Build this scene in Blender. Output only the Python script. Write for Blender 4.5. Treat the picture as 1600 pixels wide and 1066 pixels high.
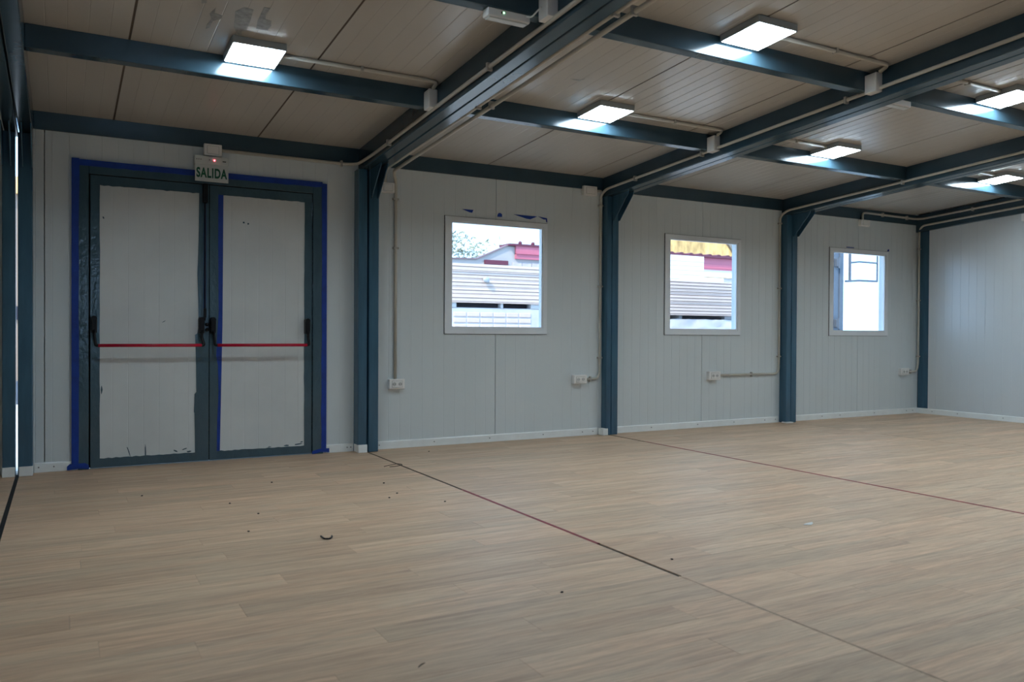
import bpy, bmesh, math, random
from mathutils import Matrix, Vector, noise
random.seed(7)
for o in list(bpy.data.objects): bpy.data.objects.remove(o)
SC = bpy.context.scene
COL = SC.collection

# ------------------------------------------------------------------ camera
CAM = Vector((-2.1455, -6.2178, 0.9613)); yaw, pit, rol = 0.50731, -0.00988, 0.0055
fw = Vector((math.sin(yaw)*math.cos(pit), math.cos(yaw)*math.cos(pit), math.sin(pit)))
rt = Vector((math.cos(yaw), -math.sin(yaw), 0)); up = rt.cross(fw)
r2 = rt*math.cos(rol)+up*math.sin(rol); u2 = -rt*math.sin(rol)+up*math.cos(rol)
cd = bpy.data.cameras.new('camera'); cam = bpy.data.objects.new('camera', cd); COL.objects.link(cam)
cam.matrix_world = Matrix(((r2.x, u2.x, -fw.x, CAM.x), (r2.y, u2.y, -fw.y, CAM.y), (r2.z, u2.z, -fw.z, CAM.z), (0, 0, 0, 1)))
cd.sensor_width = 36; cd.lens = 1266.87/1600*36; cd.clip_start = 0.05; cd.clip_end = 300
cd.dof.use_dof = True; cd.dof.focus_distance = 6.2; cd.dof.aperture_fstop = 3.2
SC.camera = cam

# ------------------------------------------------------------------ sky, exposure
SKY = 4.0
LAMP = 55.0
w = bpy.data.worlds.new('overcast_sky'); SC.world = w; w.use_nodes = True
bg = w.node_tree.nodes['Background']; bg.inputs['Color'].default_value = (0.40, 0.65, 1.0, 1); bg.inputs['Strength'].default_value = SKY
sd = bpy.data.lights.new('sun', 'SUN'); sd.energy = 6.0; sd.angle = math.radians(1.5); sd.color = (1.0, 0.92, 0.80)
sun = bpy.data.objects.new('sun', sd); COL.objects.link(sun); sun.location = (-20, -20, 30)
sun.rotation_euler = Vector((0.66, 0.32, -0.70)).to_track_quat('-Z', 'Y').to_euler()
SC.view_settings.view_transform = 'Standard'; SC.view_settings.look = 'None'
SC.view_settings.exposure = 0.0; SC.view_settings.gamma = 1.0; SC.view_settings.use_curve_mapping = False

# ------------------------------------------------------------------ materials
def mat(name, col, rough=0.5, metal=0.0, spec=0.5, var=0.0, vscale=6.0, bump=0.0, bscale=40.0, stretch=(1, 1, 1), emit=None, estr=0.0, rvar=0.0, bdist=0.002):
    m = bpy.data.materials.new(name); m.use_nodes = True
    nt = m.node_tree; b = nt.nodes['Principled BSDF']
    b.inputs['Base Color'].default_value = (*col, 1); b.inputs['Roughness'].default_value = rough
    b.inputs['Metallic'].default_value = metal; b.inputs['Specular IOR Level'].default_value = spec
    if emit:
        b.inputs['Emission Color'].default_value = (*emit, 1); b.inputs['Emission Strength'].default_value = estr
    L = nt.links
    if var or bump or rvar:
        tc = nt.nodes.new('ShaderNodeTexCoord'); mp = nt.nodes.new('ShaderNodeMapping'); mp.inputs['Scale'].default_value = stretch
        L.new(tc.outputs['Object'], mp.inputs['Vector'])
    if var or rvar:
        n = nt.nodes.new('ShaderNodeTexNoise'); n.inputs['Scale'].default_value = vscale; n.inputs['Detail'].default_value = 5; n.inputs['Roughness'].default_value = 0.6
        L.new(mp.outputs['Vector'], n.inputs['Vector'])
    if var:
        r = nt.nodes.new('ShaderNodeValToRGB')
        r.color_ramp.elements[0].position = 0.3; r.color_ramp.elements[1].position = 0.7
        r.color_ramp.elements[0].color = (*[c*(1-var) for c in col], 1); r.color_ramp.elements[1].color = (*[min(1, c*(1+var)) for c in col], 1)
        L.new(n.outputs['Fac'], r.inputs['Fac']); L.new(r.outputs['Color'], b.inputs['Base Color'])
    if rvar:
        mr = nt.nodes.new('ShaderNodeMapRange'); mr.inputs['From Min'].default_value = 0.3; mr.inputs['From Max'].default_value = 0.7
        mr.inputs['To Min'].default_value = max(0.03, rough-rvar); mr.inputs['To Max'].default_value = rough+rvar
        L.new(n.outputs['Fac'], mr.inputs['Value']); L.new(mr.outputs['Result'], b.inputs['Roughness'])
    if bump:
        n2 = nt.nodes.new('ShaderNodeTexNoise'); n2.inputs['Scale'].default_value = bscale; n2.inputs['Detail'].default_value = 3
        L.new(mp.outputs['Vector'], n2.inputs['Vector'])
        bp = nt.nodes.new('ShaderNodeBump'); bp.inputs['Strength'].default_value = bump; bp.inputs['Distance'].default_value = bdist
        L.new(n2.outputs['Fac'], bp.inputs['Height']); L.new(bp.outputs['Normal'], b.inputs['Normal'])
    return m

M = {}
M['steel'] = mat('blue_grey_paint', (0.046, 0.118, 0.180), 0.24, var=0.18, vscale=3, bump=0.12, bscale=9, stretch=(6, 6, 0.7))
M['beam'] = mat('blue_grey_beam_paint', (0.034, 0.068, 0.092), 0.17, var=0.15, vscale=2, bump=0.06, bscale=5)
M['doorpaint'] = mat('door_frame_paint', (0.056, 0.103, 0.132), 0.12, var=0.10, vscale=9, bump=1.0, bscale=38, stretch=(1, 1, 0.6), rvar=0.04, bdist=0.0035)
M['wall'] = mat('white_panel_coating', (0.67, 0.715, 0.72), 0.30, var=0.03, vscale=1.2, bump=0.05, bscale=60, stretch=(1, 1, 0.05))
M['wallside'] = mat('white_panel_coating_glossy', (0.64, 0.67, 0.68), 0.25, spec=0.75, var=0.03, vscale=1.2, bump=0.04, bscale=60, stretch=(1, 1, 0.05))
M['doorskin'] = mat('door_panel_coating', (0.66, 0.68, 0.67), 0.38, var=0.06, vscale=2.0, bump=0.08, bscale=30)
M['ceil'] = mat('ceiling_panel_coating', (0.54, 0.505, 0.455), 0.25, var=0.05, vscale=1.5, bump=0.10, bscale=40, stretch=(1, 0.04, 1))
M['seam'] = mat('panel_joint', (0.10, 0.07, 0.05), 0.8)
M['trim'] = mat('white_skirting_metal', (0.88, 0.90, 0.88), 0.4, var=0.04, vscale=9)
M['screw'] = mat('screw_metal', (0.25, 0.25, 0.25), 0.4, metal=0.8)
M['alu'] = mat('window_frame_lacquer', (0.80, 0.83, 0.85), 0.30, var=0.03, vscale=4)
M['gasket'] = mat('dark_gasket', (0.03, 0.03, 0.03), 0.7)
M['plastic'] = mat('white_plastic', (0.84, 0.82, 0.79), 0.4)
M['plasticline'] = mat('grey_plastic_recess', (0.30, 0.29, 0.28), 0.5)
M['outletm'] = mat('socket_face', (0.58, 0.57, 0.55), 0.4)
M['conduit'] = mat('pale_grey_conduit', (0.54, 0.51, 0.44), 0.42, var=0.06, vscale=5)
M['clipm'] = mat('grey_clip', (0.42, 0.40, 0.36), 0.5)
M['black'] = mat('black_plastic', (0.006, 0.006, 0.007), 0.42, spec=0.25)
M['red'] = mat('red_bar_enamel', (0.50, 0.004, 0.028), 0.25)
M['tape'] = mat('blue_masking_tape', (0.001, 0.038, 0.29), 0.55, var=0.25, vscale=12, bump=0.3, bscale=70)
M['green'] = mat('green_print', (0.0, 0.10, 0.05), 0.5)
M['signw'] = mat('sign_plate', (0.62, 0.66, 0.64), 0.4)
M['ledred'] = mat('red_indicator', (0.8, 0.1, 0.1), 0.3, emit=(1, 0.10, 0.12), estr=9)
M['ledgreen'] = mat('green_indicator', (0.1, 0.8, 0.2), 0.3, emit=(0.35, 1, 0.5), estr=6)
M['lamphouse'] = mat('lamp_housing', (0.36, 0.39, 0.40), 0.45)
M['diffuser'] = mat('lit_diffuser', (0.9, 0.9, 0.9), 0.4, emit=(0.76, 0.945, 1.08), estr=LAMP)
M['stain'] = mat('grey_glue_residue', (0.29, 0.29, 0.275), 0.6, var=0.25, vscale=30)
M['crumb'] = mat('dark_crumb', (0.02, 0.014, 0.01), 0.8)
M['joint_black'] = mat('black_floor_gap', (0.004, 0.004, 0.005), 0.9)
M['joint_red'] = mat('dark_red_joint_filler', (0.22, 0.008, 0.010), 0.6, var=0.4, vscale=9)
M['foil'] = mat('pale_scrap', (0.62, 0.62, 0.60), 0.5)
M['subfloor'] = mat('subfloor', (0.25, 0.20, 0.155), 0.7)
# outdoors
M['yard'] = mat('concrete_yard', (0.45, 0.43, 0.40), 0.9, var=0.2, vscale=2)
M['outpanel'] = mat('stacked_panel_skin', (0.68, 0.55, 0.50), 0.45, var=0.05, vscale=3)
M['foam'] = mat('stacked_panel_foam', (0.62, 0.50, 0.45), 0.8, var=0.06, vscale=9)
M['bearer'] = mat('timber_bearer', (0.55, 0.55, 0.56), 0.8)
M['bagm'] = mat('grey_bag', (0.40, 0.43, 0.46), 0.4)
M['darkvoid'] = mat('shade_filler', (0.02, 0.018, 0.025), 0.8)  # near-black: painted shade in the stack gaps, also the cabin's dark band
M['wrap'] = mat('cloudy_plastic_wrap', (0.56, 0.54, 0.56), 0.3, var=0.10, vscale=5, bump=0.5, bscale=6)
M['roofred'] = mat('red_sheet', (0.50, 0.13, 0.18), 0.5, var=0.1, vscale=2)
M['roofdark'] = mat('dark_red_edge', (0.12, 0.02, 0.04), 0.6)
M['brick'] = mat('pale_brick_face', (0.50, 0.43, 0.42), 0.9, var=0.2, vscale=5)
M['mortar'] = mat('mortar', (0.42, 0.39, 0.38), 0.95)
M['verge'] = mat('brown_verge', (0.20, 0.13, 0.14), 0.7)
M['pinkband'] = mat('bright_red_band', (0.56, 0.13, 0.18), 0.5)
M['ochre'] = mat('rust_yellow_roof', (0.72, 0.42, 0.16), 0.9, var=0.5, vscale=3.5, stretch=(1, 1, 0.4))
M['leaf'] = mat('grey_green_leaf', (0.19, 0.19, 0.13), 0.7, var=0.3, vscale=3)
M['bark'] = mat('bark', (0.20, 0.17, 0.14), 0.9)
M['blueframe'] = mat('container_blue_grey', (0.085, 0.10, 0.125), 0.5, var=0.1)
M['whitewall'] = mat('white_rendered_wall', (0.74, 0.77, 0.78), 0.8, var=0.03)
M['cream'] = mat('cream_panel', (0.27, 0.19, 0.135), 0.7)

def glass_mat():
    m = bpy.data.materials.new('clear_glass'); m.use_nodes = True; nt = m.node_tree; nt.nodes.clear()
    o = nt.nodes.new('ShaderNodeOutputMaterial'); t = nt.nodes.new('ShaderNodeBsdfTransparent'); g = nt.nodes.new('ShaderNodeBsdfGlossy')
    t.inputs['Color'].default_value = (0.94, 0.96, 0.96, 1); g.inputs['Roughness'].default_value = 0.02
    f = nt.nodes.new('ShaderNodeFresnel'); f.inputs['IOR'].default_value = 1.45; x = nt.nodes.new('ShaderNodeMixShader')
    ge = nt.nodes.new('ShaderNodeNewGeometry'); iv = nt.nodes.new('ShaderNodeMath'); iv.operation = 'SUBTRACT'; iv.inputs[0].default_value = 1.0
    mu = nt.nodes.new('ShaderNodeMath'); mu.operation = 'MULTIPLY'      # only the outer faces of the pane mirror: no inner total reflection
    nt.links.new(ge.outputs['Backfacing'], iv.inputs[1]); nt.links.new(f.outputs[0], mu.inputs[0]); nt.links.new(iv.outputs[0], mu.inputs[1])
    nt.links.new(mu.outputs[0], x.inputs[0]); nt.links.new(t.outputs[0], x.inputs[1]); nt.links.new(g.outputs[0], x.inputs[2]); nt.links.new(x.outputs[0], o.inputs[0])
    return m
M['glass'] = glass_mat()

def plank_mat():
    m = bpy.data.materials.new('greige_oak_plank'); m.use_nodes = True; nt = m.node_tree; L = nt.links; N = nt.nodes.new
    b = nt.nodes['Principled BSDF']
    tc = N('ShaderNodeTexCoord'); oi = N('ShaderNodeObjectInfo'); ge = N('ShaderNodeNewGeometry')
    add = N('ShaderNodeMath'); add.operation = 'ADD'; L.new(oi.outputs['Random'], add.inputs[0]); L.new(ge.outputs['Random Per Island'], add.inputs[1])
    fr = N('ShaderNodeMath'); fr.operation = 'FRACT'; L.new(add.outputs[0], fr.inputs[0])
    sc = N('ShaderNodeMath'); sc.operation = 'MULTIPLY'; sc.inputs[1].default_value = 37.0; L.new(fr.outputs[0], sc.inputs[0])
    cb = N('ShaderNodeCombineXYZ'); L.new(sc.outputs[0], cb.inputs[0]); L.new(sc.outputs[0], cb.inputs[2])
    va = N('ShaderNodeVectorMath'); va.operation = 'ADD'; L.new(tc.outputs['Object'], va.inputs[0]); L.new(cb.outputs[0], va.inputs[1])
    def noise_(s, det, rough, dist=0.0):
        mp = N('ShaderNodeMapping'); mp.inputs['Scale'].default_value = s; L.new(va.outputs[0], mp.inputs['Vector'])
        n = N('ShaderNodeTexNoise'); n.inputs['Scale'].default_value = 1; n.inputs['Detail'].default_value = det; n.inputs['Roughness'].default_value = rough; n.inputs['Distortion'].default_value = dist
        L.new(mp.outputs[0], n.inputs['Vector']); return n
    n1 = noise_((1.9, 27, 1), 6, 0.66, 0.7); n2 = noise_((0.9, 6, 1), 4, 0.55, 1.0); n3 = noise_((9, 150, 1), 3, 0.65)
    r1 = N('ShaderNodeValToRGB'); e = r1.color_ramp.elements
    e[0].position = 0.30; e[0].color = (0.38, 0.235, 0.148, 1); e[1].position = 0.70; e[1].color = (0.76, 0.535, 0.345, 1)
    x = r1.color_ramp.elements.new(0.5); x.color = (0.60, 0.40, 0.253, 1)
    L.new(n1.outputs['Fac'], r1.inputs['Fac'])
    r2_ = N('ShaderNodeValToRGB'); e = r2_.color_ramp.elements
    e[0].position = 0.32; e[0].color = (0.62, 0.37, 0.235, 1); e[1].position = 0.68; e[1].color = (0.58, 0.445, 0.315, 1)
    L.new(n2.outputs['Fac'], r2_.inputs['Fac'])
    mx = N('ShaderNodeMix'); mx.data_type = 'RGBA'; mx.inputs['Factor'].default_value = 0.36
    L.new(r1.outputs['Color'], mx.inputs['A']); L.new(r2_.outputs['Color'], mx.inputs['B'])
    # plank to plank tone
    tone = N('ShaderNodeMapRange'); tone.inputs['To Min'].default_value = 0.90; tone.inputs['To Max'].default_value = 1.10
    fr2 = N('ShaderNodeMath'); fr2.operation = 'FRACT'; L.new(sc.outputs[0], fr2.inputs[0]); L.new(fr2.outputs[0], tone.inputs['Value'])
    fine = N('ShaderNodeMapRange'); fine.inputs['From Min'].default_value = 0.3; fine.inputs['From Max'].default_value = 0.7; fine.inputs['To Min'].default_value = 0.84; fine.inputs['To Max'].default_value = 1.10
    L.new(n3.outputs['Fac'], fine.inputs['Value'])
    mu = N('ShaderNodeMath'); mu.operation = 'MULTIPLY'; L.new(tone.outputs[0], mu.inputs[0]); L.new(fine.outputs[0], mu.inputs[1])
    hv = N('ShaderNodeVectorMath'); hv.operation = 'SCALE'; L.new(mx.outputs['Result'], hv.inputs[0]); L.new(mu.outputs[0], hv.inputs['Scale'])
    L.new(hv.outputs[0], b.inputs['Base Color'])
    b.inputs['Roughness'].default_value = 0.52; b.inputs['Specular IOR Level'].default_value = 0.34
    bp = N('ShaderNodeBump'); bp.inputs['Strength'].default_value = 0.15; bp.inputs['Distance'].default_value = 0.0008
    L.new(n1.outputs['Fac'], bp.inputs['Height']); L.new(bp.outputs[0], b.inputs['Normal'])
    return m
M['plank'] = plank_mat()

# ------------------------------------------------------------------ helpers
SL = -0.065                                   # the roof rises towards the camera
ZC, ZB, ZL = 2.4434, 2.3221, 2.262            # ceiling, cross beam underside, long beam underside at y = 0
YW = 0.12                                     # face of the back wall
def zc(y): return ZC+SL*y
def new(): return bmesh.new()
def box(bm, x0, x1, y0, y1, z0, z1, bev=0.0):
    g = bmesh.ops.create_cube(bm, size=1.0)
    vs = g['verts']
    for v in vs:
        v.co = Vector((x0 if v.co.x < 0 else x1, y0 if v.co.y < 0 else y1, z0 if v.co.z < 0 else z1))
    if bev:
        es = {e for v in vs for e in v.link_edges}
        bmesh.ops.bevel(bm, geom=list(es), offset=bev, segments=2, affect='EDGES', profile=0.5)
def prism(bm, pts, axis, a0, a1):
    """2-D outline extruded along an axis: axis 'x' takes (y,z), 'y' takes (x,z), 'z' takes (x,y)"""
    def P(p, a):
        return {'x': (a, p[0], p[1]), 'y': (p[0], a, p[1]), 'z': (p[0], p[1], a)}[axis]
    A = [bm.verts.new(P(p, a0)) for p in pts]; B = [bm.verts.new(P(p, a1)) for p in pts]
    n = len(pts)
    for i in range(n):
        bm.faces.new((A[i], A[(i+1) % n], B[(i+1) % n], B[i]))
    bm.faces.new(A); bm.faces.new(B)
def fillet(pts, r, n=5):
    pts = [Vector(p) for p in pts]; out = [pts[0]]
    for i in range(1, len(pts)-1):
        a, b, c = pts[i-1], pts[i], pts[i+1]
        rr = min(r, (a-b).length*0.45, (c-b).length*0.45)
        p, q = b+(a-b).normalized()*rr, b+(c-b).normalized()*rr
        for k in range(n+1):
            t = k/n; out.append(p*(1-t)**2+b*2*t*(1-t)+q*t*t)
    out.append(pts[-1]); return out
def tube(bm, pts, r, seg=8, rad=0.0):
    if rad: pts = fillet(pts, rad)
    pts = [Vector(p) for p in pts]; rings = []
    t = (pts[1]-pts[0]).normalized(); n = t.orthogonal().normalized()
    for i, p in enumerate(pts):
        t = (pts[min(i+1, len(pts)-1)]-pts[max(i-1, 0)]).normalized()
        n = (n-t*n.dot(t)).normalized(); b = t.cross(n)
        rings.append([bm.verts.new(p+(n*math.cos(2*math.pi*k/seg)+b*math.sin(2*math.pi*k/seg))*r) for k in range(seg)])
    for A, B in zip(rings, rings[1:]):
        for k in range(seg): bm.faces.new((A[k], A[(k+1) % seg], B[(k+1) % seg], B[k]))
    bm.faces.new(rings[0]); bm.faces.new(rings[-1])
def slope(bm):
    for v in bm.verts: v.co.z += SL*v.co.y
def ribbed(bm, x0, x1, z0, z1, y0, y1, pitch=0.1, x_ref=0.0, depth=0.0016, half=0.0032):
    """sheet facing -y with narrow vertical grooves"""
    pts = [(x0, y0)]; k = math.ceil((x0+0.02-x_ref)/pitch)
    while x_ref+k*pitch < x1-0.02:
        g = x_ref+k*pitch
        pts += [(g-half, y0), (g, y0+depth), (g+half, y0)]; k += 1
    pts += [(x1, y0), (x1, y1), (x0, y1)]
    prism(bm, pts, 'z', z0, z1)
ROOTS = {}
def obj(name, bm, m, parent=None, smooth=False, kind=None, label=None, cat=None, group=None):
    bmesh.ops.recalc_face_normals(bm, faces=bm.faces[:])
    me = bpy.data.meshes.new(name); bm.to_mesh(me); bm.free()
    if smooth:
        for p in me.polygons: p.use_smooth = True
    me.materials.append(M[m] if isinstance(m, str) else m)
    o = bpy.data.objects.new(name, me); COL.objects.link(o)
    put(o, parent)
    return tag(o, label, cat, group, kind)
def put(o, parent):
    if parent is not None:
        o.parent = parent
        if parent.name in ROOTS: o.matrix_parent_inverse = ROOTS[parent.name].inverted()
def tag(o, label=None, cat=None, group=None, kind=None):
    if label: o['label'] = label
    if cat: o['category'] = cat
    if group: o['group'] = group
    if kind: o['kind'] = kind
    return o
def root(name, loc, label=None, cat=None, group=None, kind=None):
    o = bpy.data.objects.new(name, None); COL.objects.link(o); o.location = loc; o.empty_display_size = 0.05
    ROOTS[o.name] = Matrix.Translation(loc)
    return tag(o, label, cat, group, kind)
def copy_tree(r, shift, label=None, group=None):
    c = r.copy(); COL.objects.link(c); c.location = Vector(r.location)+Vector(shift)
    if label: c['label'] = label
    if group: c['group'] = group
    for ch in list(r.children):
        d = ch.copy(); COL.objects.link(d); d.parent = c; d.matrix_parent_inverse = ch.matrix_parent_inverse.copy()
        for g in list(ch.children):
            e = g.copy(); COL.objects.link(e); e.parent = d; e.matrix_parent_inverse = g.matrix_parent_inverse.copy()
    return c

X0, X1 = -4.8, 7.11      # side walls
YR = -9.2                # rear wall
J = [-2.4, 0.0, 2.4, 4.8]  # joints between the modules

# ================================================================== SETTING
# floor: slab, planks, joints
b = new(); box(b, X0, X1+0.3, YR, 0.3, -0.12, -0.0045); FLOOR = obj('floor', b, 'subfloor', kind='structure')
GAP = {0: 0.011, 1: 0.009, 2: 0.011, 3: 0.002}
RW = 0.147; PL = 1.21
def in_view(x, y):
    d = Vector((x, y, 0))-CAM; z = d.dot(fw)
    if z < 0.5: return False
    u = 800+1266.87*d.dot(r2)/z; v = 533-1266.87*d.dot(u2)/z
    return -60 < u < 1660 and v < 1110
plank_list = []
edges = [X0]+J+[X1+0.02]
for mi in range(5):
    xa = edges[mi]+(GAP[mi-1] if mi > 0 else 0); xb = edges[mi+1]-(GAP[mi] if mi < 4 else 0)
    row = 0; y = 0.12
    rnd = random.Random(31+mi)
    while y > YR:
        y2 = max(y-RW, YR); off = (row*0.4237+rnd.uniform(-.12, .12)) % 1.0*PL
        x = xa; nx = xa+off
        if nx-xa < 0.18: nx += PL
        while x < xb-1e-4:
            if xb-nx < 0.18: nx = xb
            plank_list.append((x, min(nx, xb), y2, y)); x = nx; nx += PL
        y = y2; row += 1
vis = []; rest = []
for p in plank_list:
    ok = any(in_view(p[0]+(p[1]-p[0])*t, yy) for t in (0, .25, .5, .75, 1) for yy in (p[2], p[3]))
    (vis if ok else rest).append(p)
vis.sort(key=lambda p: ((p[0]+p[1])/2-CAM.x)**2+((p[2]+p[3])/2-CAM.y)**2)
rest += vis[296:]; vis = vis[:296]
g = 0.0004
meshes = {}
for (xa, xb, ya, yb) in vis:
    key = (round(xb-xa, 3), round(yb-ya, 3))
    if key not in meshes:
        b = new(); box(b, g, key[0]-g, g, key[1]-g, -0.0045, 0.0)
        me = bpy.data.meshes.new('plank'); bmesh.ops.recalc_face_normals(b, faces=b.faces[:]); b.to_mesh(me); b.free(); me.materials.append(M['plank']); meshes[key] = me
    o = bpy.data.objects.new('plank', meshes[key]); COL.objects.link(o); o.parent = FLOOR; o.location = (xa, ya, random.uniform(-0.00025, 0.0))
b = new()
for (xa, xb, ya, yb) in rest: box(b, xa+g, xb-g, ya+g, yb-g, -0.0045, 0.0)
obj('plank_field', b, 'plank', FLOOR, kind='stuff')
# filler strips lying in the joints
def strip(n, x, half, segs):
    r = root('trim_%d' % n, (x, 0, 0), kind='structure')
    for (ya, yb, m, h) in segs:
        b = new(); box(b, x-half*h, x+half*h, yb, ya, -0.0044, (-0.0030 if h > .5 else .0003) if m == 'joint_black' else 0.0008); obj('joint_filler', b, m, r)
strip(1, -2.4, 0.010, [(0.1, -9, 'joint_black', 1)])
strip(2, 0.0, 0.009, [(0.1, -1.74, 'joint_black', 1), (-1.74, -3.18, 'joint_red', 1.0), (-3.18, -3.74, 'joint_black', 0.6), (-3.74, -4.15, 'joint_black', 0.05), (-4.15, -9, 'joint_black', 0.12)])
b = new(); box(b, -.0088, .0088, -9, -3.74, -.0046, -.0002); obj('joint_packing', b, 'plank', FLOOR)
strip(3, 2.4, 0.011, [(0.1, -0.5, 'joint_black', .25), (-0.5, -9, 'joint_red', 1.0)])
strip(4, 4.8, 0.002, [(0.0, -9, 'joint_black', 1)])

# ceiling of long ribbed panels
b = new(); box(b, X0-.1, X1+0.3, YR, 0.34, ZC+0.014, ZC+0.09); slope(b); CEIL = obj('ceiling', b, 'seam', kind='structure')
PW = 0.983; k = -4
xs = [-1.825+PW*i for i in range(-4, 10)]
for xa, xb in zip(xs, xs[1:]):
    xa = max(xa, X0-.05); xb = min(xb, X1+.2)
    if xb-xa < .05: continue
    b = new()
    pts = [(xa+.006, ZC), ]; n = 10
    for i in range(1, n):
        gx = xa+(xb-xa)*i/n; pts += [(gx-.0035, ZC), (gx, ZC+.0014), (gx+.0035, ZC)]
    pts += [(xb-.006, ZC), (xb-.006, ZC+.0135), (xa+.006, ZC+.0135)]
    prism(b, pts, 'y', YR, 0.33); slope(b)
    obj('ceiling_panel', b, 'ceil', CEIL)
    b = new(); box(b, xb-.0055, xb+.0055, YR, .33, ZC+.0025, ZC+.0139); slope(b); obj('joint_seal', b, 'seam', CEIL)

# back wall of ribbed sandwich panels, split at each joint, with the openings left out
WALL = root('wall_back', (0, YW, 0), kind='structure')
def wall_panel(x0, x1, z0, z1, holes, parent, mat_='wall', y0=YW, y1=YW+.08, ref=0.0, name='wall_panel'):
    b = new(); cuts = sorted({x0, x1, *[h[0] for h in holes if x0 < h[0] < x1], *[h[1] for h in holes if x0 < h[1] < x1]})
    for a, c in zip(cuts, cuts[1:]):
        hs = sorted([h for h in holes if h[0] < (a+c)/2 < h[1]], key=lambda h: h[2]); z = z0
        for h in hs:
            if h[2] > z: ribbed(b, a, c, z, h[2], y0, y1, x_ref=ref)
            z = h[3]
        if z < z1: ribbed(b, a, c, z, z1, y0, y1, x_ref=ref)
    return obj(name, b, mat_, parent)
DOOR = (-2.045, -0.335, 0.0, 2.105)
HW = lambda k: (0.735+2.4*k, 1.715+2.4*k, 0.97, 1.94)
sg = 0.0028
for xa, xb in ((-4.8, -3.6), (-3.6, -2.425)): wall_panel(xa+sg, xb-sg, 0, 2.46, [], WALL)
for xa, xb in ((-2.378, -2.245), (-2.245, -1.19), (-1.19, -0.01)): wall_panel(xa+sg*(xa > -2.3), xb-sg, 0, 2.46, [DOOR], WALL)
for k in range(3):
    end = 2.4*(k+1)-.01 if k < 2 else 7.13
    for xa, xb in ((2.4*k+.0, 2.4*k+1.2+.01), (2.4*k+1.2+.01, end)):
        wall_panel(xa+sg, xb-sg, 0, 2.46, [HW(k)], WALL, ref=2.4*k+1.21)
for xa, xb in ((-4.8, -2.425), (-2.378, 7.3)):
    b = new(); cuts = sorted({xa, xb, *[q for h in [DOOR, HW(0), HW(1), HW(2)] for q in h[:2] if xa < q < xb]})
    for a, c in zip(cuts, cuts[1:]):
        z = 0
        for h in [h for h in (DOOR, HW(0), HW(1), HW(2)) if h[0] < (a+c)/2 < h[1]]:
            if h[2] > z: box(b, a, c, YW+.081, YW+.10, z, h[2])
            z = h[3]
        box(b, a, c, YW+.081, YW+.10, z, 2.46)
    obj('outer_skin', b, 'wall', WALL)
# right-hand wall: ribbed along y
WR = root('wall_right', (X1, -4, 0), kind='structure')
ys = [-0.03-1.16*i for i in range(9)]
for ya, yb in zip(ys, ys[1:]):
    b = new(); ribbed(b, -ya, -yb, 0, 2.47-SL*0+0.6, 0, .08, x_ref=-ya)
    for v in b.verts: v.co = Vector((X1+v.co.y, -v.co.x-(sg if v.co.x < (-ya-yb)/2 else -sg), v.co.z))
    obj('wall_panel', b, 'wallside', WR)
b = new(); box(b, X1+.09, X1+.2, YR, .35, 0, 3.1); obj('core', b, 'seam', WR)
# left-hand and rear walls, out of the frame; the rear one has its windows too
WL = root('wall_left', (X0, -4, 0), kind='structure')
b = new(); box(b, X0-.1, X0, YR, .2, 0, 3.1); obj('wall_panel', b, 'wall', WL)
WB = root('wall_rear', (1, YR, 0), kind='structure')
for k in range(5):
    a = -4.8+2.4*k; hole = (a+.7, a+1.7, .95, 1.95)
    wall_panel(a, min(a+2.4, X1+.2), 0, 3.1, [hole] if k == 1 else [], WB, y0=YR-.08, y1=YR)

# skirting
def screw(b, x, y, z): 
    bmesh.ops.create_cone(b, segments=8, radius1=.005, radius2=.005, depth=.004, cap_ends=True, matrix=Matrix.Translation((x, y, z)) @ Matrix.Rotation(math.pi/2, 4, 'X'))
def skirting(name, x0, x1, y, screws):
    b = new(); prism(b, [(y, 0.001), (y-.014, 0.001), (y-.014, .058), (y-.004, .066), (y, .066)], 'x', x0, x1)
    s = obj(name, b, 'trim', kind='structure')
    for x in screws:
        b = new(); screw(b, x, y-.0155, .036); obj('screw', b, 'screw', s)
skirting('baseboard_back_1', -2.305, -2.065, YW, (-2.28, -2.19)); skirting('baseboard_back_2', -0.315, -0.09, YW, (-0.14, -.11))
skirting('baseboard_back_3', 0.09, 2.306, YW, (.13, .62, 1.15, 1.7, 2.13, 2.25)); skirting('baseboard_back_4', 2.488, 4.703, YW, (2.95, 3.55, 4.05, 4.5, 4.66))
skirting('baseboard_back_5', 4.892, X1, YW, (5.4, 5.7, 6.3, 6.9, 7.02))
b = new(); prism(b, [(X1, 0.001), (X1-.014, 0.001), (X1-.014, .058), (X1-.004, .066), (X1, .066)], 'y', YW-.004, YR+.01)
s = obj('baseboard_right', b, 'trim', kind='structure')
for y in (-.1, -.42, -.95, -1.5):
    b = new(); bmesh.ops.create_cone(b, segments=8, radius1=.005, radius2=.005, depth=.004, cap_ends=True, matrix=Matrix.Translation((X1-.0155, y, .036)) @ Matrix.Rotation(math.pi/2, 4, 'Y')); obj('screw', b, 'screw', s)

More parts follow.
